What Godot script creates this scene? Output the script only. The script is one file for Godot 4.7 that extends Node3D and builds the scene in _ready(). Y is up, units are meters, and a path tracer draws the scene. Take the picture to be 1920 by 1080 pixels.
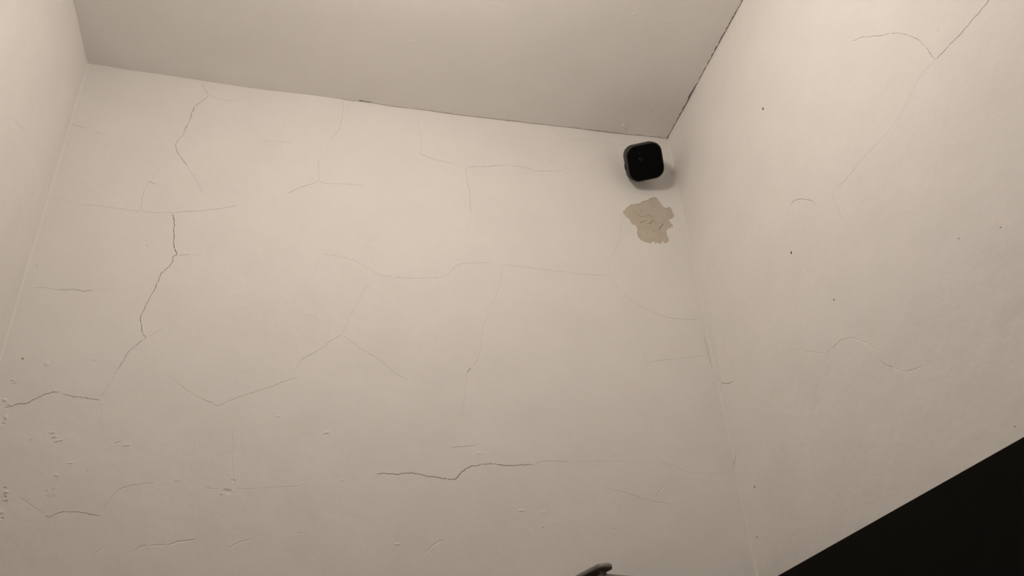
extends Node3D
# A narrow white-plastered entrance passage seen from inside, looking up at the wall above the door.
# x runs along the back wall, y up, z out of the back wall towards the viewer. Units: metres (tables: mm).

# All lengths in these tables are millimetres on the surface itself (across, up).
# Cracks: [width, depth, [across, up, ...]]
const BACK_CRACKS := [
	[0.45, 1.2, [-234.8, 2842.0, -231.0, 2834.6, -224.8, 2822.2, -218.7, 2809.9]],
	[1, 2.2, [-218.7, 2809.9, -227.0, 2796.5, -237.5, 2780.3, -239.6, 2769.6, -241.9, 2760.2, -241.2, 2755.2, -243.3, 2738.3, -246.9, 2720.2]],
	[0.65, 1.6, [-246.9, 2720.2, -248.3, 2711.3, -254.6, 2700.4, -256.8, 2691.6, -255.2, 2680.8, -250.0, 2668.3, -240.4, 2655.4, -231.9, 2643.5]],
	[0.22, 0.9, [-231.9, 2643.5, -220.0, 2625.2, -209.0, 2606.9, -199.8, 2588.6]],
	[0.4, 1, [-218.7, 2809.9, -205.5, 2806.8, -191.5, 2805.2, -177.7, 2804.8, -164.4, 2809.8, -152.1, 2817.2]],
	[0.45, 1.2, [-431.0, 2711.1, -416.0, 2706.2, -401.3, 2703.6]],
	[0.8, 1.4, [-384.7, 2695.3, -377.0, 2694.1]],
	[0.3, 0.9, [-113.6, 2717.9, -90.8, 2718.8, -63.4, 2720.3]],
	[0.12, 0.6, [-81.7, 2786.2, -81.8, 2753.4, -83.7, 2721.1]],
	[0.3, 0.9, [18.9, 2836.7, 18.9, 2816.1, 18.3, 2789.0, 11.3, 2757.4, 0.9, 2737.6]],
	[0.3, 0.9, [-17.6, 2686.8, -14.7, 2656.4, -13.6, 2638.4]],
	[0.5, 1.2, [-13.6, 2638.4, -33.7, 2627.4, -48.2, 2617.3, -63.2, 2604.8]],
	[0.4, 1.1, [-13.6, 2638.4, 2.1, 2635.7, 24.9, 2637.5, 61.8, 2638.6]],
	[0.2, 0.8, [-42.8, 2826.2, -15.8, 2826.7]],
	[0.3, 0.9, [-273.1, 2629.6, -285.5, 2602.6, -290.7, 2573.8, -287.4, 2539.0]],
	[0.15, 0.7, [-427.8, 2550.0, -396.3, 2548.5, -379.6, 2543.0]],
	[0.35, 1, [-379.6, 2543.0, -340.0, 2542.4, -288.2, 2538.9, -239.4, 2543.6]],
	[0.5, 1.2, [-239.4, 2543.6, -203.3, 2551.2, -174.9, 2557.9, -154.6, 2564.9, -142.4, 2569.7]],
	[0.12, 0.7, [-142.4, 2569.7, -113.3, 2578.9, -79.4, 2588.8]],
	[1, 2.2, [-240.0, 2542.5, -235.9, 2525.5, -232.0, 2499.2, -229.3, 2480.6, -226.4, 2471.6, -222.5, 2461.6, -226.8, 2458.1, -226.6, 2445.9, -230.8, 2437.4, -235.8, 2428.9, -240.2, 2421.5, -242.0, 2408.5, -244.5, 2394.5, -247.0, 2381.7]],
	[0.8, 1.8, [-247.0, 2381.7, -251.8, 2368.9, -252.7, 2360.3, -255.9, 2347.8, -256.4, 2341.3, -252.6, 2327.7, -248.5, 2316.1, -242.1, 2308.4]],
	[0.6, 1.4, [-222.5, 2461.6, -211.4, 2461.7, -201.3, 2463.8]],
	[1.3, 0.59, [-201.3, 2463.8, -183.6, 2464.6]],
	[0.7, 1.7, [-242.1, 2308.4, -250.4, 2300.6, -258.3, 2291.1, -262.9, 2283.7, -266.1, 2272.9, -268.7, 2263.2, -273.0, 2255.1]],
	[1.4, 0.72, [-273.0, 2255.1, -276.0, 2239.6, -279.7, 2229.2, -284.0, 2218.1, -286.9, 2207.2]],
	[1.3, 0.59, [-242.1, 2308.4, -234.3, 2315.3, -222.4, 2325.4]],
	[1.35, 0.655, [-412.1, 2382.5, -392.0, 2383.3, -380.7, 2381.5]],
	[0.7, 1.6, [-380.7, 2381.5, -368.5, 2382.6, -355.6, 2384.7, -341.8, 2382.1, -330.0, 2386.0]],
	[1.25, 0.525, [-330.0, 2386.0, -304.2, 2388.3]],
	[1.5, 0.85, [40.0, 2334.4, 24.3, 2321.8, 11.3, 2308.6, 1.4, 2300.5, -13.8, 2289.3, -19.6, 2281.6, -22.6, 2270.5]],
	[1.4, 0.72, [-21.6, 2256.2, -41.8, 2247.0, -63.8, 2236.1, -92.7, 2223.2, -113.9, 2212.7, -127.6, 2203.6, -139.3, 2208.9, -154.7, 2214.9]],
	[1.25, 0.525, [-154.7, 2214.9, -170.6, 2224.2, -195.0, 2241.7]],
	[1.15, 0.395, [-36.7, 2380.0, -19.5, 2368.6, 1.5, 2361.5]],
	[1.35, 0.655, [40.0, 2334.4, 47.4, 2352.3, 56.9, 2382.7, 70.1, 2414.3, 78.1, 2430.5]],
	[1.35, 0.655, [40.0, 2334.4, 65.5, 2315.2, 90.7, 2299.8, 107.5, 2287.8, 124.3, 2272.1, 145.1, 2262.2]],
	[1.3, 0.59, [2.1, 2486.7, 32.6, 2482.2, 59.1, 2474.1, 90.4, 2455.8, 116.9, 2449.8]],
	[1.4, 0.72, [116.9, 2449.8, 156.8, 2451.4, 206.3, 2460.3, 218.4, 2474.5, 229.7, 2485.5, 248.4, 2491.7, 286.0, 2495.4]],
	[1.35, 0.655, [307.6, 2493.1, 305.9, 2478.5, 300.8, 2450.6, 292.3, 2428.3, 284.2, 2411.8, 274.9, 2385.0, 268.6, 2364.1, 264.1, 2338.7, 260.7, 2318.8, 256.7, 2303.9, 246.7, 2290.8]],
	[0.8, 1.2, [249.4, 2294.8, 243.2, 2286.8, 238.6, 2278.9]],
	[1.3, 0.59, [237.6, 2274.2, 235.2, 2246.1, 232.0, 2223.2, 227.3, 2200.6]],
	[1.45, 0.785, [309.5, 2493.3, 352.3, 2491.8, 390.8, 2489.9, 419.8, 2488.2, 449.2, 2487.6, 502.0, 2489.1]],
	[1.5, 0.85, [502.0, 2489.1, 504.4, 2508.9, 511.4, 2532.9, 521.7, 2549.3, 532.7, 2570.9]],
	[0.25, 0.9, [532.7, 2570.9, 540.8, 2608.6, 547.1, 2640.8]],
	[1.5, 0.85, [502.0, 2489.1, 511.5, 2469.6, 524.1, 2451.7, 541.9, 2436.6, 565.0, 2424.2, 588.2, 2412.9, 617.6, 2408.7, 653.1, 2409.3]],
	[1.3, 0.59, [549.1, 2431.7, 541.5, 2406.0, 536.5, 2384.2, 538.3, 2363.2, 543.1, 2342.8, 545.9, 2322.5, 544.8, 2302.3]],
	[1.3, 0.59, [547.0, 2317.5, 573.9, 2323.3, 613.9, 2330.0, 652.7, 2337.7]],
	[0.4, 1.1, [248.8, 2707.5, 248.2, 2685.6, 253.1, 2648.5, 254.1, 2617.9, 255.7, 2606.0]],
	[0.15, 0.7, [255.7, 2606.0, 251.3, 2587.5, 242.7, 2557.1]],
	[1.12, 0.356, [67.0, 2498.8, 75.2, 2516.2, 97.1, 2535.3]],
	[1.12, 0.356, [-1.9, 2480.9, -8.4, 2448.5, -30.8, 2410.5, -38.3, 2379.9]],
	[0.5, 1.3, [160.6, 2728.7, 175.4, 2723.1, 190.2, 2717.4, 210.0, 2715.0, 224.9, 2711.9]],
	[0.55, 1.3, [248.8, 2707.5, 285.4, 2713.8, 331.8, 2722.9, 362.8, 2721.9, 383.3, 2716.8, 409.7, 2720.4, 436.3, 2722.7]],
	[0.3, 0.9, [436.3, 2722.7, 456.3, 2709.5, 473.0, 2695.9]],
	[0.2, 0.8, [158.3, 2832.0, 159.4, 2801.9, 164.5, 2771.6, 164.5, 2731.9]],
	[0.35, 1, [427.4, 2828.5, 436.2, 2817.1, 444.5, 2800.1, 471.5, 2808.3, 505.2, 2813.4, 549.4, 2810.1, 573.8, 2808.1]],
	[0.2, 0.8, [444.5, 2800.1, 431.1, 2784.2, 419.6, 2762.0, 413.0, 2734.1]],
	[0.7, 1.6, [660.9, 2375.2, 663.3, 2361.5, 663.6, 2347.8, 663.8, 2333.2, 665.6, 2316.8]],
	[1, 2.2, [-405.0, 2189.1, -396.1, 2190.3, -388.6, 2195.5, -379.9, 2195.1, -371.8, 2201.2, -361.4, 2209.0, -349.0, 2214.6, -342.2, 2215.0]],
	[0.8, 1.8, [-336.1, 2212.0, -323.9, 2209.4, -306.4, 2207.8, -295.8, 2206.7, -287.3, 2205.5]],
	[1.12, 0.356, [-286.6, 2205.6, -277.7, 2165.5, -269.3, 2142.3]],
	[1.22, 0.486, [-105.7, 2173.0, -101.3, 2140.7, -99.8, 2120.9, -95.5, 2095.4]],
	[1.25, 0.525, [-133.8, 2083.0, -119.6, 2080.3, -111.2, 2079.8]],
	[1.2, 0.46, [-90.3, 2081.0, -49.5, 2083.6, -13.7, 2086.8, 4.2, 2090.4]],
	[0.6, 1.4, [-321.6, 2040.2, -318.0, 2038.2, -312.3, 2041.1, -300.3, 2044.9, -281.2, 2045.2, -264.4, 2042.0, -255.9, 2041.4]],
	[1.3, 0.59, [-255.9, 2041.4, -253.5, 2045.7, -248.6, 2061.7, -239.7, 2075.0, -228.8, 2081.2, -196.2, 2087.3]],
	[1.25, 0.525, [-361.8, 2064.9, -343.7, 2054.6, -325.2, 2042.3]],
	[1, 2.2, [100.3, 2108.9, 111.8, 2109.3, 131.0, 2109.0, 146.4, 2111.1, 162.0, 2109.9, 177.6, 2107.1, 197.2, 2104.5, 213.0, 2103.3, 219.4, 2106.7, 222.7, 2111.7, 229.2, 2117.7, 239.0, 2123.8, 253.7, 2126.8, 274.1, 2129.9, 284.7, 2127.8, 298.6, 2127.4, 323.5, 2129.0, 327.7, 2130.0, 335.9, 2128.6]],
	[1.4, 0.72, [340.3, 2131.2, 357.4, 2136.1, 391.3, 2136.3]],
	[1.15, 0.395, [395.6, 2136.5, 456.2, 2139.3, 526.9, 2140.8]],
	[1.2, 0.46, [535.8, 2141.1, 566.1, 2134.1, 587.2, 2126.0, 632.5, 2124.7, 656.5, 2125.4]],
	[1.15, 0.395, [95.3, 2148.0, 97.1, 2115.3]],
	[1.5, 0.85, [209.9, 2153.1, 230.2, 2154.7, 246.6, 2157.0]],
	[1.25, 0.525, [442.4, 2096.2, 467.5, 2091.8, 492.4, 2084.8, 508.9, 2079.3, 551.2, 2071.9]],
	[1.12, 0.356, [552.6, 2297.7, 541.7, 2238.6, 527.5, 2186.6]],
	[2.4, 0.7, [-208.4, 1992.5, -200.7, 2000.2, -192.6, 2002.3]],
	[2.2, 0.5, [-192.5, 2001.6, -182.8, 2002.4, -168.5, 2003.3]],
	[2.6, 0.8, [-168.2, 2001.2, -157.2, 2006.9, -147.5, 2008.4, -133.8, 2010.7]],
	[2.2, 0.6, [-255.8, 1986.7, -249.1, 1994.9, -242.5, 2000.4]],
	[2.2, 0.5, [-90.6, 1998.4, -79.9, 2006.3, -63.4, 2012.2]],
	[2.2, 0.5, [169.7, 1993.4, 184.7, 2008.4, 198.3, 2014.5]],
	[2, 0.5, [525.2, 2083.9, 537.6, 2096.0, 546.2, 2105.7]],
]
const PATCH_CRACKS := [
	[1.2, 2, [577.2, 2634.2, 583.1, 2631.1, 586.6, 2632.7, 596.1, 2631.3]],
	[1.2, 2, [594.6, 2636.2, 601.0, 2635.7, 605.9, 2632.5]],
	[1.2, 2, [601.8, 2626.9, 606.9, 2625.0, 612.9, 2621.9]],
	[0.9, 1.6, [596.1, 2617.4, 600.7, 2619.2, 604.5, 2623.4]],
	[0.8, 1.2, [578.9, 2616.7, 584.7, 2619.9, 589.4, 2622.9]],
	[1.2, 2, [626.7, 2620.9, 621.3, 2614.0, 615.5, 2604.6]],
	[0.5, 1, [582.7, 2650.1, 584.1, 2645.2, 585.4, 2638.9]],
	[0.3, 0.8, [612.9, 2621.9, 619.1, 2620.0, 624.1, 2618.1]],
]
const RIGHT_CRACKS := [
	[0.5, 1.1, [317.7, 2420.4, 330.2, 2419.6, 348.4, 2408.1, 363.9, 2392.9, 374.2, 2377.2]],
	[0.35, 1, [409.2, 2370.1, 410.6, 2347.8, 412.7, 2332.7, 414.6, 2317.8]],
	[1.3, 0.59, [316.9, 2178.2, 337.2, 2179.0, 354.3, 2174.2, 372.7, 2160.7, 388.6, 2144.2, 395.2, 2133.9, 398.0, 2121.3]],
	[0.7, 1.7, [398.0, 2121.3, 405.6, 2109.3, 416.3, 2100.0]],
	[1.3, 0.59, [416.3, 2100.0, 427.7, 2088.5, 444.7, 2081.1, 463.1, 2077.7]],
	[1.15, 0.395, [223.8, 2229.1, 264.9, 2202.4, 298.4, 2182.6, 316.9, 2178.2]],
	[0.8, 1.8, [6.5, 2294.4, 11.0, 2285.1, 21.4, 2274.9, 35.0, 2268.1, 47.8, 2264.7]],
	[0.12, 0.6, [487.2, 2271.4, 512.7, 2256.0, 532.0, 2242.0]],
	[0.45, 1.2, [540.4, 2524.8, 556.7, 2513.6, 583.6, 2486.2, 601.5, 2470.7, 617.2, 2450.9, 628.7, 2431.2, 635.3, 2413.6, 638.7, 2396.3, 641.0, 2379.6]],
	[0.7, 1.5, [733.8, 2374.3, 709.8, 2374.1, 683.2, 2374.7, 665.8, 2377.0, 640.4, 2378.4]],
	[0.2, 0.8, [640.1, 2377.9, 624.4, 2382.3, 608.4, 2381.3, 582.5, 2372.0, 557.2, 2365.4, 527.2, 2362.2]],
	[0.25, 0.8, [527.2, 2362.2, 481.3, 2366.9, 461.7, 2365.6, 422.9, 2367.4]],
	[0.3, 0.9, [333.2, 2818.9, 295.9, 2830.8]],
	[0.15, 0.7, [279.0, 2550.0, 321.4, 2543.6]],
	[0.15, 0.7, [101.0, 2638.8, 140.0, 2631.4, 194.0, 2627.9]],
	[0.7, 1.5, [14.0, 2154.4, 7.2, 2148.1, -0.3, 2140.2]],
	[1.12, 0.356, [302.4, 2328.3, 305.1, 2314.5, 308.8, 2293.8]],
]
const LEFT_CRACKS := [
	[0.3, 0.9, [207.1, 2529.7, 202.4, 2528.1, 179.7, 2538.4, 152.1, 2551.8]],
]
# Pits and lumps: [across, up, half width, half height, turn in degrees, height (pits below zero)]
const BACK_CHIPS := [
	[-269.3, 2472.3, 2.2, 4, 20, -1.2],
	[-399.6, 2264.3, 1.6, 1.6, 0, -3],
	[-366.5, 2257.9, 4, 5, 0, 1],
	[-95.2, 2093.1, 4, 2.2, -20, -1.6],
	[-101.8, 2077.0, 8, 4.5, 0, -1.3],
	[-107.7, 2073.8, 3, 2, 10, 0.9],
	[-337.6, 2154.3, 5, 1.6, 10, 1.2],
	[-333.6, 2148.3, 5, 1.6, 15, 1.2],
	[-327.2, 2143.1, 7, 1.8, 25, 1.4],
	[-319.6, 2094.3, 4, 2, -20, 1],
	[-322.2, 2073.0, 11, 9, 0, 0.9],
	[-318.7, 2077.4, 4, 3, 0, 0.8],
	[-327.8, 2072.1, 2, 2, 0, -1],
	[-377.4, 2075.2, 2.5, 2, 0, -1.8],
	[-374.2, 2069.6, 4, 2.5, 20, 1.5],
	[-374.7, 2063.9, 2.5, 1.8, 0, -1.8],
	[-373.2, 2057.5, 4, 1.8, 20, -1.8],
	[-371.0, 2035.2, 2.5, 2, 0, -1.4],
	[-374.2, 2043.5, 4, 3, 0, 1.2],
	[-406.8, 2199.4, 4, 3, 0, 1.5],
	[-399.6, 2174.3, 3, 4, 0, 1.5],
	[-400.4, 2164.1, 3, 2, 0, -1.2],
	[-400.3, 2194.1, 3, 2, 0, 1.2],
	[-253.6, 2142.1, 7, 1.6, 25, -0.8],
	[-240.2, 2139.5, 6, 2, 10, 0.7],
	[-306.2, 2111.9, 5, 1.6, 10, 0.8],
	[26.7, 2169.5, 6, 2, 15, 0.9],
	[-415.8, 2422.3, 1.2, 1.2, 0, -1.5],
	[-307.3, 2266.8, 2, 1.2, 0, -1],
	[-282.7, 2188.6, 1.4, 1.8, 0, -1.2],
	[-282.6, 2102.8, 3, 1.5, 0, 0.6],
	[-362.1, 2142.5, 1, 1, 0, -1.4],
	[158.5, 2774.7, 1.5, 1, 0, -1.6],
	[81.6, 2761.6, 1.5, 0.9, 30, -1],
	[344.5, 2035.7, 2.2, 0.9, 0, 0.8],
	[132.6, 2007.8, 5, 2, 0, 0.7],
	[-1.5, 2020.9, 3, 1.4, 0, -0.6],
	[314.8, 2058.9, 8, 2, 5, 0.7],
	[-401.9, 2224.0, 5, 2, 0, -0.9],
	[-404.1, 2230.5, 4, 2, 0, 1],
	[-365.4, 2252.9, 6, 1.4, -10, -0.8],
	[451.8, 2034.9, 4, 1.5, 0, 0.4],
	[347.0, 2057.2, 6, 2, 0, 0.5],
	[124.3, 2272.1, 10, 5, -20, 0.6],
	[417.5, 2024.9, 4, 1.5, 0, 0.4],
	[-44.7, 2192.4, 5, 2, 0, 0.5],
	[-169.5, 2091.8, 5, 2, 10, 0.5],
	[254.4, 2145.3, 6, 2, 0, 0.5],
	[51.7, 2098.0, 6, 2, 0, 0.4],
]
const PATCH_CHIPS := [
	[588.7, 2592.9, 1.4, 1.1, 0, -2],
	[604.1, 2599.6, 1.5, 1.2, 0, -2],
]
const RIGHT_CHIPS := [
	[318.7, 2615.6, 1.6, 3.4, 0, -7],
	[289.5, 2354.2, 1.5, 2.6, 0, -5],
	[349.1, 2236.0, 1.2, 1.2, 0, -2.6],
	[576.3, 2173.0, 1.1, 1.2, 0, -2.2],
	[629.2, 2148.3, 1.4, 1.2, 0, -1.6],
	[552.1, 1963.8, 1, 1, 0, -2.3],
	[45.6, 2091.4, 1.6, 2, 0, 1.2],
	[45.5, 2087.2, 1.5, 1.5, 0, -3],
	[22.3, 2017.3, 1.2, 1.2, 0, -2.5],
	[50.6, 2359.7, 1.2, 1.2, 0, -1.6],
	[61.2, 2345.4, 1.2, 1.2, 0, -1.4],
	[304.3, 2361.9, 1, 2, 0, -0.8],
	[306.9, 2321.5, 1.4, 1.4, 0, -0.5],
	[661.4, 2405.8, 1.5, 4, 0, -0.5],
	[79.5, 2703.0, 0.9, 0.9, 0, -1.5],
]
const CEILING_CHIPS := [
	[567.7, 23.9, 6.5, 2.4, -35, 3],
	[521.6, 110.0, 1.4, 1.4, 0, -2],
	[610.7, 71.9, 1.4, 1.4, 0, -2],
	[557.5, 217.5, 4, 2, -60, 0.6],
	[545.1, 220.4, 4, 2, -60, 0.5],
	[128.9, 162.5, 8, 2, 5, 0.4],
	[494.7, 289.7, 6, 2, 40, 0.4],
	[561.0, 284.2, 6, 2, 40, 0.5],
]
const PATCH_OUTLINE := [546.8, 2638.2, 556.9, 2649.6, 566.5, 2657.1, 584.6, 2663.2, 592.0, 2669.3, 603.5, 2673.3, 605.1, 2676.8, 619.0, 2681.8, 625.3, 2673.4, 635.0, 2658.3, 645.4, 2661.5, 649.7, 2647.8, 648.8, 2636.2, 637.7, 2628.5, 644.3, 2616.0, 633.2, 2607.8, 629.1, 2602.4, 628.8, 2587.4, 629.5, 2578.9, 620.2, 2573.6, 617.6, 2577.6, 612.3, 2570.9, 606.4, 2574.0, 601.6, 2569.8, 599.3, 2575.6, 592.3, 2571.2, 583.9, 2571.6, 576.8, 2573.2, 570.6, 2581.1, 568.3, 2587.0, 570.1, 2599.5, 568.1, 2608.0, 561.0, 2609.7, 558.1, 2619.3, 552.6, 2626.2, 548.8, 2629.6]
# Height of the ceiling along the top of the back wall: across, up
const CEILING_EDGE := [-427.9, 2854.1, -412.9, 2853.6, -397.0, 2853.2, -361.0, 2850.4, -307.0, 2849.4, -252.0, 2847.1, -214.7, 2844.3, -168.0, 2843.0, -120.7, 2841.7, -63.3, 2842.0, -24.5, 2841.7, 14.8, 2840.8, 40.5, 2839.6, 46.4, 2842.3, 64.3, 2842.9, 79.4, 2839.9, 114.6, 2838.1, 175.7, 2838.4, 227.4, 2837.0, 279.8, 2837.0, 343.6, 2838.0, 386.7, 2837.7, 452.4, 2838.1, 496.8, 2838.5, 552.9, 2837.8, 610.0, 2839.3, 670.3, 2840.4]

const LEFT_X := -0.428
const RIGHT_X := 0.670
const LEFT_ROUND := 2.5      # mm, radius of the plastered inner corner
const RIGHT_ROUND := 1.0
const DEPTH := 3.0            # length of the passage
const TOP := 2.876            # walls run up past the ceiling board to here
const HEAD_Y := 1.955         # top of the door frame
const LAMP_AT := Vector3(0.1, 2.64, 0.68)

var noise := FastNoiseLite.new()
var fine := FastNoiseLite.new()
var mats := {}

func _ready():
	setup_view()
	make_materials()
	build_shell()
	build_ceiling()
	build_door()
	build_security_camera()
	build_closer()
	build_lamp()

func setup_view():
	var cam := Camera3D.new()
	cam.name = "camera"
	cam.keep_aspect = Camera3D.KEEP_HEIGHT
	cam.fov = rad_to_deg(2.0 * atan(540.0 / 1621.0))
	cam.near = 0.02
	cam.far = 50.0
	cam.transform = Transform3D(Basis(Vector3(0.97316111, -0.05601762, 0.2232028), Vector3(-0.07498348, 0.83979978, 0.53769304), Vector3(-0.21756594, -0.53999847, 0.81306009)).orthonormalized(), Vector3(0, 1.65, 1.2))
	add_child(cam)
	cam.current = true
	var env := Environment.new()
	env.background_mode = Environment.BG_COLOR
	env.background_color = Color(0.01, 0.01, 0.012)
	env.tonemap_mode = Environment.TONE_MAPPER_LINEAR
	env.tonemap_exposure = 1.0
	env.sdfgi_enabled = true
	env.ssao_enabled = true
	env.ssil_enabled = true
	var we := WorldEnvironment.new()
	we.name = "environment"
	we.environment = env
	add_child(we)
	noise.seed = 11
	noise.noise_type = FastNoiseLite.TYPE_SIMPLEX_SMOOTH
	noise.frequency = 1.0
	fine.seed = 5
	fine.noise_type = FastNoiseLite.TYPE_SIMPLEX
	fine.frequency = 1.0

# ---------------------------------------------------------------- materials
func noise_tex(sd: int, freq: float, octaves: int, ramp: Gradient = null) -> NoiseTexture2D:
	var n := FastNoiseLite.new()
	n.seed = sd
	n.noise_type = FastNoiseLite.TYPE_SIMPLEX
	n.frequency = freq
	n.fractal_octaves = octaves
	var t := NoiseTexture2D.new()
	t.width = 1024
	t.height = 1024
	t.seamless = true
	t.noise = n
	if ramp:
		t.color_ramp = ramp
	return t

func two_tone(a: Color, b: Color) -> Gradient:
	var g := Gradient.new()
	g.set_color(0, a)
	g.set_color(1, b)
	return g

func plaster(a: Color, b: Color, relief: float, sd: int, size := 0.9) -> StandardMaterial3D:
	var m := StandardMaterial3D.new()
	m.albedo_texture = noise_tex(sd, 0.006, 4, two_tone(a, b))
	m.roughness = 0.82
	m.metallic_specular = 0.35
	var relief_map := noise_tex(sd + 7, 0.03, 4)
	relief_map.as_normal_map = true
	relief_map.bump_strength = 4.0
	m.normal_enabled = true
	m.normal_texture = relief_map
	m.normal_scale = relief
	m.uv1_triplanar = true
	m.uv1_world_triplanar = true
	m.uv1_scale = Vector3.ONE / size
	return m

func plain(c: Color, rough: float, metal := 0.0, gloss := 0.5) -> StandardMaterial3D:
	var m := StandardMaterial3D.new()
	m.metallic_specular = gloss
	m.albedo_color = c
	m.roughness = rough
	m.metallic = metal
	return m

func make_materials():
	mats.wall = plaster(Color(0.925, 0.913, 0.896), Color(0.940, 0.928, 0.912), 0.09, 3)
	mats.ceiling = plaster(Color(0.925, 0.913, 0.896), Color(0.940, 0.928, 0.912), 0.07, 21)
	mats.filler = plaster(Color(0.765, 0.728, 0.665), Color(0.815, 0.775, 0.712), 0.06, 41, 0.25)
	mats.black_door = plain(Color(0.095, 0.092, 0.084), 0.8, 0.0, 0.12)
	mats.hole = plain(Color(0.34, 0.30, 0.26), 0.9)   # rusty, dark matter in the nail holes
	mats.frame = plain(Color(0.09, 0.088, 0.085), 0.5)
	mats.case = plain(Color(0.16, 0.15, 0.145), 0.55)
	mats.face = plain(Color(0.058, 0.055, 0.058), 0.75, 0.0, 0.1)
	mats.lens = plain(Color(0.03, 0.03, 0.035), 0.35, 0.0, 0.3)
	mats.steel = plain(Color(0.60, 0.58, 0.55), 0.6, 0.75)
	mats.bolt = plain(Color(0.8, 0.79, 0.77), 0.35, 0.5)
	mats.floor = plaster(Color(0.50, 0.45, 0.39), Color(0.56, 0.50, 0.43), 0.02, 61)
	mats.lamp_base = plain(Color(0.9, 0.9, 0.89), 0.5)
	var g := plain(Color(0.95, 0.93, 0.9), 0.4)
	g.emission_enabled = true
	g.emission = Color(1.0, 0.952, 0.908)
	g.emission_energy_multiplier = 3.0
	mats.opal = g

# ---------------------------------------------------------------- scene bookkeeping
func tag(o: Node, label: String, category := "", kind := "", group := "") -> Node:
	if label:
		o.set_meta("label", label)
	if category:
		o.set_meta("category", category)
	if kind:
		o.set_meta("kind", kind)
	if group:
		o.set_meta("group", group)
	return o

func mesh_node(called: String, mesh: Mesh, material: Material, parent: Node = self) -> MeshInstance3D:
	var o := MeshInstance3D.new()
	o.name = called
	o.mesh = mesh
	o.material_override = material
	o.cast_shadow = GeometryInstance3D.SHADOW_CASTING_SETTING_ON
	parent.add_child(o, true)
	return o

# ---------------------------------------------------------------- triangle soup with explicit normals
class Soup:
	var v := PackedVector3Array()
	var n := PackedVector3Array()
	func tri(a: Vector3, b: Vector3, c: Vector3, na: Vector3, nb: Vector3, nc: Vector3):
		if (b - a).cross(c - a).dot(na + nb + nc) > 0.0:
			v.append_array([a, c, b])
			n.append_array([na, nc, nb])
		else:
			v.append_array([a, b, c])
			n.append_array([na, nb, nc])
	func flat(a: Vector3, b: Vector3, c: Vector3, towards: Vector3):
		var f := (b - a).cross(c - a).normalized()
		if f.dot(towards) < 0.0:
			f = -f
		tri(a, b, c, f, f, f)
	func quad(a: Vector3, b: Vector3, c: Vector3, d: Vector3, towards: Vector3):
		flat(a, b, c, towards)
		flat(a, c, d, towards)
	func box(lo: Vector3, hi: Vector3):
		for ax in 3:
			for s in 2:
				var nn := Vector3.ZERO
				nn[ax] = 1.0 if s else -1.0
				var u := (ax + 1) % 3
				var w := (ax + 2) % 3
				var p := []
				for k in [[0, 0], [1, 0], [1, 1], [0, 1]]:
					var q := Vector3.ZERO
					q[ax] = hi[ax] if s else lo[ax]
					q[u] = hi[u] if k[0] else lo[u]
					q[w] = hi[w] if k[1] else lo[w]
					p.append(q)
				quad(p[0], p[1], p[2], p[3], nn)
	func done() -> ArrayMesh:
		var a := []
		a.resize(Mesh.ARRAY_MAX)
		a[Mesh.ARRAY_VERTEX] = v
		a[Mesh.ARRAY_NORMAL] = n
		var m := ArrayMesh.new()
		m.add_surface_from_arrays(Mesh.PRIMITIVE_TRIANGLES, a)
		return m

# ---------------------------------------------------------------- plastered surfaces with real cracks
# (s, t) in mm on the surface -> point in metres, h mm proud of it
func on_surface(which: String, s: float, t: float, h: float) -> Vector3:
	if which == "back":
		return Vector3(s, t, h) * 0.001
	if which == "ceiling":
		return Vector3(s, lerpf(ceiling_y(s), ceiling_slow(s), smoothstep(3.0, 60.0, t)) - h, t) * 0.001
	# side walls: s is the distance from the back wall plane along z; below the radius it follows the round corner
	var r := LEFT_ROUND if which == "left" else RIGHT_ROUND
	var p: Vector2   # distance out of the side wall, distance out of the back wall
	if s >= r:
		p = Vector2(h, s)
	else:
		var a := clampf(s / r, 0.0, 1.0) * PI / 2   # 0 at the back wall, 90 degrees at the side wall
		p = Vector2(r - (r - h) * sin(a), r - (r - h) * cos(a))
	if which == "left":
		return Vector3(LEFT_X * 1000 + p.x, t, p.y) * 0.001
	return Vector3(RIGHT_X * 1000 - p.x, t, p.y) * 0.001

var edge_cache := PackedVector2Array()
func ceiling_y(x: float) -> float:
	if edge_cache.is_empty():
		for i in range(0, CEILING_EDGE.size(), 2):
			edge_cache.append(Vector2(CEILING_EDGE[i], CEILING_EDGE[i + 1]))
	if x <= edge_cache[0].x:
		return edge_cache[0].y
	for i in edge_cache.size() - 1:
		if x <= edge_cache[i + 1].x:
			var k := (x - edge_cache[i].x) / (edge_cache[i + 1].x - edge_cache[i].x)
			return lerpf(edge_cache[i].y, edge_cache[i + 1].y, k)
	return edge_cache[edge_cache.size() - 1].y

# the board itself sags evenly; only its plastered rim is ragged
func ceiling_slow(x: float) -> float:
	return 2838.5 + 14.0 * smoothstep(200.0, -480.0, x) + 1.8 * smoothstep(300.0, 670.0, x)

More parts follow.
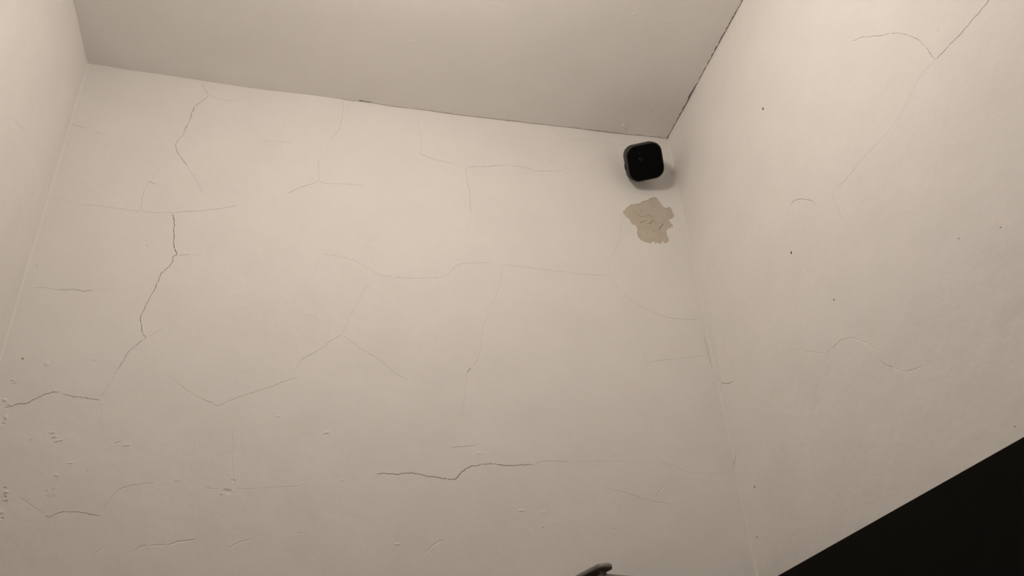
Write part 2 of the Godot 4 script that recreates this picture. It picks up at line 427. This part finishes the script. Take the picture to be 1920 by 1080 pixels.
# slow unevenness of the hand-trowelled plaster, mm
func uneven(which: String, s: float, t: float, amount: float, lo_s: float, hi_s: float) -> float:
	var o := 0.0 if which == "back" else (500.0 if which == "right" else (900.0 if which == "left" else 1500.0))
	var h := noise.get_noise_2d(s / 170.0 + o, t / 230.0) * 1.5 + noise.get_noise_2d(s / 52.0 + o, t / 70.0 + 40.0) * 0.3
	h += noise.get_noise_2d(s / 26.0 + o, t / 15.0 + 90.0) * 0.06
	if which == "right":   # the filled strip beside the corner, a hand's width of thicker plaster with two trowel edges
		var e := 16.0 + 5.0 * noise.get_noise_1d(t / 120.0)
		h += 0.9 * smoothstep(e + 10.0, e - 4.0, s) * smoothstep(2800.0, 2500.0, t) - 0.5 * smoothstep(14.0, 0.0, absf(s - 46.0 - 10.0 * noise.get_noise_1d(t / 90.0 + 7.0))) * smoothstep(2600.0, 2350.0, t)
	if which == "left":
		h += 0.8 * smoothstep(30.0, 0.0, absf(s - 45.0 - 12.0 * noise.get_noise_1d(t / 150.0))) * smoothstep(2750.0, 2500.0, t)
	return h * amount * smoothstep(lo_s, lo_s + 14.0, s) * smoothstep(hi_s, hi_s - 14.0, s)

var S_pts: PackedVector2Array
var S_h: PackedFloat32Array
var S_id: PackedInt32Array
var S_hash := {}

func begin_surface():
	S_pts = PackedVector2Array()
	S_h = PackedFloat32Array()
	S_id = PackedInt32Array()
	S_hash = {}

func cell(p: Vector2) -> Vector2i:
	return Vector2i(floori(p.x / 4.0), floori(p.y / 4.0))

func clear_of(p: Vector2, d: float, own := -99) -> bool:
	var c := cell(p)
	for i in range(-1, 2):
		for j in range(-1, 2):
			for k in S_hash.get(c + Vector2i(i, j), []):
				if S_id[k] != own and S_pts[k].distance_to(p) < d:
					return false
	return true

func put(p: Vector2, h: float, id: int, hashed := true):
	if hashed:
		var c := cell(p)
		if not S_hash.has(c):
			S_hash[c] = []
		S_hash[c].append(S_pts.size())
	S_pts.append(p)
	S_h.append(h)
	S_id.append(id)

func smooth_line(flat: Array, step: float, wobble: float, sd: float) -> PackedVector2Array:
	var c := PackedVector2Array()
	for i in range(0, flat.size(), 2):
		c.append(Vector2(flat[i], flat[i + 1]))
	var out := PackedVector2Array()
	for i in c.size() - 1:
		var a := c[maxi(i - 1, 0)]
		var d := c[mini(i + 2, c.size() - 1)]
		var n := maxi(1, roundi(c[i].distance_to(c[i + 1]) / step))
		for k in n:
			var q := c[i].cubic_interpolate(c[i + 1], a, d, float(k) / n)
			out.append(q)
	out.append(c[c.size() - 1])
	for i in range(1, out.size() - 1):
		var tn := (out[i + 1] - out[i - 1]).normalized().orthogonal()
		out[i] += tn * (fine.get_noise_2d(i * 0.31, sd) * wobble * 1.3 + fine.get_noise_2d(i * 0.9, sd + 30.0) * wobble * 0.8)
	return out

func put_crack(c: Array, id: int, base: float, wide := 1.0, deep := 1.0):
	var line := smooth_line(c[2], 2.6, 0.85 if c[0] < 1.5 else 0.35, id * 3.7)
	var last := line.size() - 1
	for i in line.size():
		var tn := (line[mini(i + 1, last)] - line[maxi(i - 1, 0)]).normalized().orthogonal()
		var f := minf(1.0, 0.45 + minf(i, last - i) * 0.3) * (1.0 + 0.35 * fine.get_noise_2d(i * 0.45, id * 5.1))
		var w: float = c[0] * 0.5 * f * wide
		if clear_of(line[i], 1.1 + w, id):
			put(line[i], base - c[1] * minf(1.0, f) * (1.0 if c[0] > 1.05 else lerpf(1.0, deep, smoothstep(0.15, 0.6, c[0]))), id)
			put(line[i] + tn * w, base, id)
			put(line[i] - tn * w, base, id)

func put_chip(c: Array, id: int, base: float):
	var at := Vector2(c[0], c[1])
	var rot := deg_to_rad(c[4])
	if not clear_of(at, 1.0, id):
		return
	var deep: bool = absf(c[5]) > 2.4
	put(at, base + c[5], id)
	var rings := [[0.55, 0.75], [1.0, 0.0]]
	if deep:
		rings = [[0.8, 1.0], [1.0, 0.0]]
	for rg in rings:
		for k in 9:
			var a := TAU * k / 9.0
			var rr: float = rg[0] * (1.0 + 0.28 * fine.get_noise_2d(k * 2.1, id * 1.3))
			var q := at + Vector2(cos(a) * c[2] * rr, sin(a) * c[3] * rr).rotated(rot)
			if clear_of(q, 0.5, id):
				put(q, base + c[5] * rg[1], id)

# triangulates the collected points; returns {"main": Soup, id: Soup ...}
func finish_surface(which: String, amount: float, lo_s: float, hi_s: float, patch := PackedVector2Array()) -> Dictionary:
	var n := S_pts.size()
	var P := PackedVector3Array()
	var N := PackedVector3Array()
	P.resize(n)
	N.resize(n)
	for i in n:
		var p := S_pts[i]
		var u := uneven(which, p.x, p.y, amount, lo_s, hi_s)
		P[i] = on_surface(which, p.x, p.y, u + S_h[i])
		var e := 0.3 if (which == "left" or which == "right") and p.x < 14.0 else 3.0
		var px := on_surface(which, p.x + e, p.y, uneven(which, p.x + e, p.y, amount, lo_s, hi_s)) - on_surface(which, p.x - e, p.y, uneven(which, p.x - e, p.y, amount, lo_s, hi_s))
		var py := on_surface(which, p.x, p.y + e, uneven(which, p.x, p.y + e, amount, lo_s, hi_s)) - on_surface(which, p.x, p.y - e, uneven(which, p.x, p.y - e, amount, lo_s, hi_s))
		var nn := px.cross(py).normalized()
		if nn.dot(facing(which, p.x)) < 0.0:
			nn = -nn
		N[i] = nn
	var out := {"main": Soup.new()}
	var ti := Geometry2D.triangulate_delaunay(S_pts)
	for k in range(0, ti.size(), 3):
		var a := ti[k]
		var b := ti[k + 1]
		var c := ti[k + 2]
		var mid := (S_pts[a] + S_pts[b] + S_pts[c]) / 3.0
		if which == "ceiling" and not inside_ceiling(mid):
			continue
		var id := S_id[a]
		var key = "main"
		var flat := false
		if id > 0 and S_id[b] == id and S_id[c] == id:
			flat = true
			if absf(S_h[a] - S_h[b]) + absf(S_h[a] - S_h[c]) > 0.01:
				key = id
		if S_id[a] < 0 or S_id[b] < 0 or S_id[c] < 0:
			flat = true
		if patch.size() and (S_id[a] == -2 or S_id[b] == -2 or S_id[c] == -2 or id > 900) and Geometry2D.is_point_in_polygon(mid, patch):
			flat = true
			if id < 900 or key is String:
				key = "patch"
		if not out.has(key):
			out[key] = Soup.new()
		if flat:
			out[key].flat(P[a], P[b], P[c], N[a])
		else:
			out[key].tri(P[a], P[b], P[c], N[a], N[b], N[c])
	return out

func facing(which: String, s: float) -> Vector3:
	if which == "back":
		return Vector3(0, 0, 1)
	if which == "ceiling":
		return Vector3(0, -1, 0)
	var k := 1.0 if which == "left" else -1.0
	return Vector3(k, 0, 0) if s > 10.0 else Vector3(k, 0, 1)

func put_grid(lo: Vector2, hi: Vector2, step: float, keep := 2.6, hole := Rect2()):
	var nx := maxi(1, roundi((hi.x - lo.x) / step))
	var ny := maxi(1, roundi((hi.y - lo.y) / step))
	for i in nx + 1:
		for j in ny + 1:
			var q := Vector2(lerpf(lo.x, hi.x, float(i) / nx), lerpf(lo.y, hi.y, float(j) / ny))
			if i > 0 and i < nx and j > 0 and j < ny:
				q += Vector2(fine.get_noise_2d(i * 7.3, j * 3.1), fine.get_noise_2d(i * 2.7 + 50.0, j * 9.1)) * step * 0.25
			if hole.has_area() and hole.has_point(q):
				continue
			if clear_of(q, keep):
				put(q, 0.0, 0, false)

func attach_cracks(parent: Node, parts: Dictionary, material: Material, lo_id: int, hi_id: int, called: String):
	for id in parts:
		if id is int and id >= lo_id and id < hi_id:
			mesh_node(called, parts[id].done(), material, parent)

# ---------------------------------------------------------------- the room
func build_shell():
	# back wall, above the door frame
	begin_surface()
	for i in BACK_CRACKS.size():
		put_crack(BACK_CRACKS[i], 1 + i, 0.0, 1.2, 2.1)
	for i in BACK_CHIPS.size():
		put_chip(BACK_CHIPS[i], 301 + i, 0.0)
	var outer := smooth_line(PATCH_OUTLINE + [PATCH_OUTLINE[0], PATCH_OUTLINE[1]], 1.7, 1.1, 77.0)
	outer.remove_at(outer.size() - 1)
	var inner := PackedVector2Array()
	for i in outer.size():
		var tn := (outer[(i + 1) % outer.size()] - outer[i - 1]).normalized().orthogonal() * 0.6
		inner.append(outer[i] + tn if Geometry2D.is_point_in_polygon(outer[i] + tn, outer) else outer[i] - tn)
	for i in PATCH_CRACKS.size():
		put_crack(PATCH_CRACKS[i], 901 + i, -0.9, 1.5, 2.6)
	for i in PATCH_CHIPS.size():
		put_chip(PATCH_CHIPS[i], 951 + i, -0.9)
	for q in outer:
		put(q, 0.0, -1)
	for q in inner:
		put(q, -0.9, -2)
	var pb := Rect2(outer[0], Vector2.ZERO)
	for q in outer:
		pb = pb.expand(q)
	for i in int(pb.size.x / 5.0):
		for j in int(pb.size.y / 5.0):
			var q := pb.position + Vector2(i + 0.5, j + 0.5) * 5.0 + Vector2(fine.get_noise_2d(i * 5.0, j * 5.0), fine.get_noise_2d(i * 5.0, j * 5.0 + 90.0)) * 2.0
			if Geometry2D.is_point_in_polygon(q, inner) and clear_of(q, 1.6):
				put(q, -0.9 + 0.25 * fine.get_noise_2d(q.x * 0.09, q.y * 0.09), -2)
	var lo_s := LEFT_X * 1000 + LEFT_ROUND
	var hi_s := RIGHT_X * 1000 - RIGHT_ROUND
	put_grid_with_patch(Vector2(lo_s, HEAD_Y * 1000), Vector2(hi_s, TOP * 1000), 14.0, outer)
	var parts := finish_surface("back", 1.0, lo_s, hi_s, outer)
	var s: Soup = parts.main
	s.box(Vector3(LEFT_X - 0.15, HEAD_Y, -0.22), Vector3(RIGHT_X + 0.15, TOP, -0.007))
	s.box(Vector3(LEFT_X - 0.15, 0.0, -0.22), Vector3(-0.26, HEAD_Y, 0.0))
	s.box(Vector3(0.662, 0.0, -0.22), Vector3(RIGHT_X + 0.15, HEAD_Y, 0.0))
	var back := mesh_node("wall_back", s.done(), mats.wall)
	tag(back, "cracked white plaster wall above the door with the small black security camera", "", "structure")
	attach_cracks(back, parts, mats.wall, 1, 300, "crack")
	attach_cracks(back, parts, mats.wall, 301, 600, "chip")
	var patch := mesh_node("bare_plaster_patch", parts.patch.done(), mats.filler, back)
	tag(patch, "ragged beige patch of bare plaster where the white paint has flaked off")
	attach_cracks(back, parts, mats.filler, 901, 990, "patch_crack")

	# right wall
	begin_surface()
	for i in RIGHT_CRACKS.size():
		put_crack(RIGHT_CRACKS[i], 1 + i, 0.0, 1.35, 2.4)
	for i in RIGHT_CHIPS.size():
		put_chip(RIGHT_CHIPS[i], 301 + i, 0.0)
	side_grid(RIGHT_ROUND, 820.0)
	parts = finish_surface("right", 1.0, 0.0, 99999.0)
	s = parts.main
	s.box(Vector3(RIGHT_X + 0.008, 0.0, -0.0065), Vector3(RIGHT_X + 0.15, TOP, DEPTH))
	var right := mesh_node("wall_right", s.done(), mats.wall)
	tag(right, "white plaster side wall rising behind the black door leaf", "", "structure")
	attach_cracks(right, parts, mats.wall, 1, 300, "crack")
	for i in RIGHT_CHIPS.size():
		if parts.has(301 + i):
			var hole: bool = RIGHT_CHIPS[i][5] < -2.4
			mesh_node("nail_hole" if hole else "chip", parts[301 + i].done(), mats.hole if hole else mats.wall, right)

	# left wall
	begin_surface()
	for i in LEFT_CRACKS.size():
		put_crack(LEFT_CRACKS[i], 1 + i, 0.0)
	side_grid(LEFT_ROUND, 480.0)
	parts = finish_surface("left", 1.0, 0.0, 99999.0)
	s = parts.main
	s.box(Vector3(LEFT_X - 0.15, 0.0, -0.0065), Vector3(LEFT_X - 0.008, TOP, DEPTH))
	var left := mesh_node("wall_left", s.done(), mats.wall)
	tag(left, "white plaster side wall with a rounded inner corner", "", "structure")
	attach_cracks(left, parts, mats.wall, 1, 300, "crack")

	var f := Soup.new()
	f.box(Vector3(LEFT_X - 0.15, 0.0, DEPTH), Vector3(RIGHT_X + 0.15, TOP, DEPTH + 0.15))
	tag(mesh_node("wall_front", f.done(), mats.wall), "white plaster wall closing the far end of the passage", "", "structure")
	f = Soup.new()
	f.box(Vector3(LEFT_X - 0.15, -0.12, -1.5), Vector3(RIGHT_X + 0.15, 0.0, DEPTH + 0.15))
	tag(mesh_node("floor", f.done(), mats.floor), "light brown stone floor of the passage", "", "structure")
	# the landing beyond the door opening
	f = Soup.new()
	f.box(Vector3(LEFT_X - 0.15, 0.0, -1.5), Vector3(RIGHT_X + 0.15, TOP, -1.4))
	f.box(Vector3(LEFT_X - 0.25, 0.0, -1.5), Vector3(LEFT_X - 0.15, TOP, -0.1))
	f.box(Vector3(RIGHT_X + 0.15, 0.0, -1.5), Vector3(RIGHT_X + 0.25, TOP, -0.1))
	tag(mesh_node("wall_landing", f.done(), mats.wall), "white plaster walls of the landing outside the door", "", "structure")

func side_grid(r: float, seen: float):
	var hi := TOP * 1000
	# corner rows, then the part in view, then the rest of the passage
	for row in [0.0, r * 0.17, r * 0.33, r * 0.5, r * 0.67, r * 0.83, r]:
		for j in 61:
			var q := Vector2(row, lerpf(1900.0, hi, j / 60.0))
			if clear_of(q, 2.0):
				put(q, 0.0, 0, false)
	put_grid(Vector2(r + 10.0, 1900.0), Vector2(seen, hi), 14.0)
	put_grid(Vector2(seen + 60.0, 1900.0), Vector2(DEPTH * 1000, hi), 120.0)
	put_grid(Vector2(0.0, 0.0), Vector2(DEPTH * 1000, 1800.0), 200.0)

func put_grid_with_patch(lo: Vector2, hi: Vector2, step: float, patch: PackedVector2Array):
	var before := S_pts.size()
	put_grid(lo, hi, step)
	var k := S_pts.size() - 1
	while k >= before:
		if Geometry2D.is_point_in_polygon(S_pts[k], patch):
			S_pts.remove_at(k)
			S_h.remove_at(k)
			S_id.remove_at(k)
		k -= 1

# ---------------------------------------------------------------- ceiling board with a ragged gap along the walls
func gap_back(x: float) -> float:
	var g := 1.4 + 1.2 * fine.get_noise_2d(x / 14.0, 3.0) + 0.7 * fine.get_noise_2d(x / 5.0, 8.0)
	g *= smoothstep(-150.0, 60.0, x) * (0.75 + 0.5 * smoothstep(350.0, 600.0, x))
	return maxf(g * 1.35, 0.0) - 1.2 * smoothstep(0.0, -150.0, x) * (1.0 + 0.5 * fine.get_noise_2d(x / 5.0, 66.0))

func gap_right(z: float) -> float:
	return 1.25 * maxf(0.5, 2.0 + 1.5 * fine.get_noise_2d(z / 14.0, 13.0) + 0.7 * fine.get_noise_2d(z / 4.5, 18.0) + 2.2 * exp(-pow((z - 125.0) / 8.0, 2.0)))

func inside_ceiling(p: Vector2) -> bool:
	return p.y > gap_back(p.x) - 0.02 and p.x < RIGHT_X * 1000 - gap_right(p.y) + 0.02

func build_ceiling():
	begin_surface()
	var rim_b := PackedVector2Array()
	var rim_r := PackedVector2Array()
	var x_end := RIGHT_X * 1000 - gap_right(1.0)
	var n := 300
	for i in n + 1:
		var x := lerpf(LEFT_X * 1000 - 4.0, x_end, float(i) / n)
		rim_b.append(Vector2(x, gap_back(x)))
	for i in 181:
		var z := lerpf(gap_back(x_end), 700.0, i / 180.0)
		rim_r.append(Vector2(RIGHT_X * 1000 - gap_right(z), z))
	for q in rim_b:
		put(q, 0.0, 0)
	for i in range(1, rim_r.size()):
		put(rim_r[i], 0.0, 0)
	for i in CEILING_CHIPS.size():
		put_chip(CEILING_CHIPS[i], 301 + i, 0.0)
	put_grid(Vector2(LEFT_X * 1000 - 4.0, 12.0), Vector2(RIGHT_X * 1000 - 12.0, 700.0), 18.0)
	put_grid(Vector2(LEFT_X * 1000 - 4.0, 800.0), Vector2(RIGHT_X * 1000 - 0.5, DEPTH * 1000), 110.0)
	var parts := finish_surface("ceiling", 0.0, -9999.0, 9999.0)
	var s: Soup = parts.main
	for rim in [rim_b, rim_r]:
		for i in rim.size() - 1:
			var a := on_surface("ceiling", rim[i].x, rim[i].y, 0.0)
			var b := on_surface("ceiling", rim[i + 1].x, rim[i + 1].y, 0.0)
			var up := Vector3(0, 0.018, 0)
			s.quad(a, b, b + up, a + up, Vector3(0, 0, -1) if rim == rim_b else Vector3(1, 0, 0))
	s.box(Vector3(LEFT_X - 0.15, TOP, -1.5), Vector3(RIGHT_X + 0.15, TOP + 0.12, DEPTH + 0.15))
	var c := mesh_node("ceiling", s.done(), mats.ceiling)
	tag(c, "flat off-white ceiling with a ragged dark gap along the walls", "", "structure")
	attach_cracks(c, parts, mats.ceiling, 301, 600, "chip")

# ---------------------------------------------------------------- helpers for objects
# rounded rectangle swept through rings of [inset, depth along +z]; closed at both ends
func rounded_slab(w: float, h: float, r: float, rings: Array, seg := 10) -> ArrayMesh:
	var loops := []
	for rg in rings:
		var rr := maxf(r - rg[0], 0.0005)
		var hw: float = w / 2 - rg[0] - rr
		var hh: float = h / 2 - rg[0] - rr
		var lp := PackedVector3Array()
		for q in 4:
			var cx := hw * (1.0 if q == 0 or q == 3 else -1.0)
			var cy := hh * (1.0 if q < 2 else -1.0)
			for k in seg + 1:
				var a := PI / 2 * (q + float(k) / seg)
				lp.append(Vector3(cx + rr * cos(a), cy + rr * sin(a), rg[1]))
		loops.append(lp)
	return loft(loops)

func loft(loops: Array) -> ArrayMesh:
	var st := SurfaceTool.new()
	st.begin(Mesh.PRIMITIVE_TRIANGLES)
	st.set_smooth_group(0)
	var n: int = loops[0].size()
	for i in loops.size() - 1:
		for k in n:
			var a: Vector3 = loops[i][k]
			var b: Vector3 = loops[i][(k + 1) % n]
			var c: Vector3 = loops[i + 1][(k + 1) % n]
			var d: Vector3 = loops[i + 1][k]
			for p in [a, c, b, a, d, c]:
				st.add_vertex(p)
	for e in 2:
		var lp: PackedVector3Array = loops[0] if e == 0 else loops[loops.size() - 1]
		var m := Vector3.ZERO
		for p in lp:
			m += p
		m /= lp.size()
		st.set_smooth_group(-1 if e == 0 else 2)
		for k in n:
			if e == 0:
				for p in [m, lp[k], lp[(k + 1) % n]]:
					st.add_vertex(p)
			else:
				for p in [m, lp[(k + 1) % n], lp[k]]:
					st.add_vertex(p)
	st.index()
	st.generate_normals()
	return st.commit()

# lathe around y: profile of Vector2(radius, height)
func lathe(profile: Array, seg := 40) -> ArrayMesh:
	var loops := []
	for p in profile:
		var lp := PackedVector3Array()
		for k in seg:
			var a := -TAU * k / seg
			lp.append(Vector3(p[0] * cos(a), p[1], p[0] * sin(a)))
		loops.append(lp)
	return loft(loops)

func bevel_box(size: Vector3, bevel := 0.002) -> ArrayMesh:
	return rounded_slab(size.x, size.y, bevel * 1.5, [[bevel, -size.z / 2], [0.0, -size.z / 2 + bevel], [0.0, size.z / 2 - bevel], [bevel, size.z / 2]], 3)

# ---------------------------------------------------------------- things
func build_door():
	# frame round the opening, then the leaf standing open along the right wall
	var fr := Node3D.new()
	fr.name = "trim_1"
	add_child(fr)
	tag(fr, "black painted frame around the door opening", "", "structure")
	var a := mesh_node("frame_head", bevel_box(Vector3(0.922, 0.05, 0.12)), mats.frame, fr)
	a.position = Vector3(0.201, HEAD_Y - 0.025, -0.054)
	for x in [-0.235, 0.637]:
		var p := mesh_node("frame_post", bevel_box(Vector3(0.05, HEAD_Y - 0.05, 0.12)), mats.frame, fr)
		p.position = Vector3(x, (HEAD_Y - 0.05) / 2, -0.054)
	var d := Node3D.new()
	d.name = "door_1"
	add_child(d)
	d.position = Vector3(0.634, 0.0, 0.012)
	tag(d, "flat matt black door leaf standing open along the white right wall", "", "structure")
	var leaf := mesh_node("leaf", bevel_box(Vector3(0.04, 1.917, 0.83), 0.0015), mats.black_door, d)
	leaf.position = Vector3(0, 0.0095 + 1.917 / 2, 0.83 / 2)
	for s in [-1.0, 1.0]:
		var h := Node3D.new()
		h.name = "handle"
		d.add_child(h, true)
		h.position = Vector3(s * 0.02, 1.03, 0.77)
		var rose := mesh_node("rose", lathe([[0.001, 0.0], [0.022, 0.0], [0.022, 0.004], [0.018, 0.006], [0.001, 0.006]], 24), mats.steel, h)
		rose.rotation.z = -s * PI / 2
		if s < 0.0:
			var lever := mesh_node("lever", bevel_box(Vector3(0.012, 0.016, 0.11), 0.003), mats.steel, h)
			lever.position = Vector3(s * 0.045, 0, -0.045)
			var neck := mesh_node("neck", bevel_box(Vector3(0.045, 0.014, 0.014), 0.003), mats.steel, h)
			neck.position = Vector3(s * 0.024, 0, 0)

func build_security_camera():
	var c := Node3D.new()
	c.name = "security_camera"
	add_child(c)
	tag(c, "small square black security camera fixed in the upper corner below the ceiling", "security camera")
	var yaw := deg_to_rad(-9.0)
	var pit := deg_to_rad(-45.0)
	var n := Vector3(sin(yaw) * cos(pit), sin(pit), cos(yaw) * cos(pit))
	var ax := Vector3.UP.cross(n).normalized()
	var ay := n.cross(ax)
	var roll := deg_to_rad(12.0)
	var bx := ax * cos(roll) + ay * sin(roll)
	var by := -ax * sin(roll) + ay * cos(roll)
	var front := Vector3(0.5835, 2.7194, 0.0545)
	c.position = front
	c.basis = Basis(bx, by, n)
	var d := 0.036
	mesh_node("body", rounded_slab(0.070, 0.070, 0.020, [[0.012, -d], [0.005, -d + 0.002], [0.0015, -d + 0.006], [0.0, -d + 0.012], [0.0, -0.0025], [0.0008, -0.0008], [0.0025, 0.0]], 12), mats.case, c)
	var plate := mesh_node("front_plate", rounded_slab(0.0655, 0.0655, 0.018, [[0.0, -0.002], [0.0, 0.0004], [0.0008, 0.0010]], 12), mats.face, c)
	tag(plate, "deep black front plate")
	var lens := Node3D.new()
	lens.name = "lens"
	c.add_child(lens)
	lens.position = Vector3(-0.008, 0.006, 0.0010)
	lens.rotation.x = PI / 2
	mesh_node("ring", lathe([[0.0062, 0.0], [0.0062, 0.0007], [0.0056, 0.0009], [0.0050, 0.0007], [0.0050, 0.0]], 28), mats.face, lens)
	mesh_node("glass", lathe([[0.0050, 0.0], [0.0048, 0.0004], [0.003, 0.0010], [0.0002, 0.0012]], 28), mats.lens, lens)
	var eye := mesh_node("sensor_window", lathe([[0.0022, 0.0], [0.0022, 0.0004], [0.0002, 0.0005]], 16), mats.lens, c)
	eye.position = Vector3(-0.008, 0.017, 0.0010)
	eye.rotation.x = PI / 2
	var latch := mesh_node("side_latch", rounded_slab(0.012, 0.006, 0.0028, [[0.001, -0.0004], [0.0, 0.0008], [0.0006, 0.0016]], 5), mats.case, c)
	latch.basis = Basis(Vector3(0, 1, 0), Vector3(0, 0, 1), Vector3(1, 0, 0)) * Basis.from_euler(Vector3(0, PI, 0))
	latch.position = Vector3(-0.0350, -0.004, -0.019)
	# ball mount: socket behind the body, foot on the wall
	var m := Node3D.new()
	m.name = "mount"
	c.add_child(m)
	var inv := c.transform.affine_inverse()
	var foot_at := Vector3(0.5880, 2.7560, 0.0)
	var foot := mesh_node("foot", lathe([[0.0005, 0.0005], [0.017, 0.0005], [0.017, 0.003], [0.014, 0.0055], [0.006, 0.007], [0.0005, 0.007]], 28), mats.case, m)
	foot.transform = inv * Transform3D(Basis(Vector3.RIGHT, PI / 2), foot_at)
	var ball_at := front - n * (d + 0.003)
	var stem_from := foot_at + Vector3(0, 0, 0.006)
	var dir := (ball_at - stem_from)
	var y := dir.normalized()
	var xx := y.cross(Vector3.RIGHT).normalized()
	var stem := mesh_node("ball_stem", lathe([[0.0005, -0.003], [0.006, -0.003], [0.0055, dir.length() * 0.5], [0.0075, dir.length() - 0.004], [0.0075, dir.length() + 0.003], [0.0005, dir.length() + 0.005]], 20), mats.case, m)
	stem.transform = inv * Transform3D(Basis(xx, y, xx.cross(y)), stem_from)

func arm(from: Vector3, to: Vector3, width: float, thick: float) -> Array:
	# flat bar lying in a horizontal plane, round ended, with a small chamfer
	var dir := to - from
	dir.y = 0.0
	var l := dir.length()
	var b := 0.0009
	var mesh := rounded_slab(l + width, width, width * 0.42, [[b, -thick / 2], [0.0, -thick / 2 + b], [0.0, thick / 2 - b], [b, thick / 2]], 8)
	var x := dir.normalized()
	var z := Vector3.UP
	return [mesh, Transform3D(Basis(x, z.cross(x), z), (from + to) / 2)]

func build_closer():
	var c := Node3D.new()
	c.name = "door_closer"
	add_child(c)
	tag(c, "grey metal door closer with a folding two-bar arm above the door", "door closer")
	var elbow := Vector3(0.3765, 1.937, 0.1475)
	var body_at := Vector3(0.5855, 1.888, 0.10)
	var body := mesh_node("body", bevel_box(Vector3(0.056, 0.05, 0.2), 0.004), mats.steel, c)
	body.position = body_at
	var spindle := mesh_node("spindle", lathe([[0.0005, 0.0], [0.010, 0.0], [0.010, 0.016], [0.0005, 0.016]], 20), mats.bolt, c)
	spindle.position = Vector3(0.5855, 1.912, 0.092)
	var a := arm(Vector3(elbow.x + 0.004, 1.927, elbow.z - 0.012), Vector3(0.5855, 1.927, 0.080), 0.019, 0.006)
	var main := mesh_node("main_arm", a[0], mats.steel, c)
	main.transform = a[1]
	a = arm(elbow, Vector3(0.345, 1.937, 0.008), 0.021, 0.0062)
	var fore := mesh_node("forearm", a[0], mats.steel, c)
	fore.transform = a[1]
	var piv := mesh_node("pivot_bolt", lathe([[0.0005, 0.0], [0.006, 0.0], [0.006, 0.0065], [0.0045, 0.0065], [0.0045, 0.0135], [0.0005, 0.0135]], 20), mats.bolt, c)
	piv.position = Vector3(elbow.x + 0.001, 1.9215, elbow.z - 0.006)
	var shoe := mesh_node("bracket", bevel_box(Vector3(0.05, 0.03, 0.01), 0.002), mats.steel, c)
	shoe.position = Vector3(0.345, 1.936, 0.0115)

func build_lamp():
	var l := Node3D.new()
	l.name = "ceiling_lamp"
	add_child(l)
	l.position = Vector3(LAMP_AT.x, ceiling_slow(LAMP_AT.x * 1000) * 0.001, LAMP_AT.z)
	tag(l, "round opal glass globe lamp hanging on a short stem from the ceiling", "lamp")
	mesh_node("base", lathe([[0.0005, 0.0], [0.045, 0.0], [0.045, -0.012], [0.038, -0.018], [0.0005, -0.018]], 40), mats.lamp_base, l)
	mesh_node("stem", lathe([[0.0005, -0.016], [0.009, -0.016], [0.009, -0.118], [0.0005, -0.118]], 20), mats.lamp_base, l)
	mesh_node("fitter", lathe([[0.0005, -0.112], [0.024, -0.114], [0.032, -0.122], [0.032, -0.134], [0.0005, -0.134]], 32), mats.lamp_base, l)
	var drop := LAMP_AT.y - l.position.y
	var globe := []
	for k in 17:
		var a := deg_to_rad(lerpf(24.0, 178.0, k / 16.0))
		globe.append([0.075 * sin(a), drop + 0.075 * cos(a)])
	mesh_node("globe", lathe(globe, 40), mats.opal, l)
	var o := OmniLight3D.new()
	o.name = "lamp_light"
	o.position = Vector3(0, LAMP_AT.y - l.position.y, 0)
	o.light_color = Color(1.0, 0.952, 0.908)
	o.light_energy = 0.134
	o.light_size = 0.05
	o.omni_range = 8.0
	o.omni_attenuation = 2.0
	o.shadow_enabled = true
	l.add_child(o)
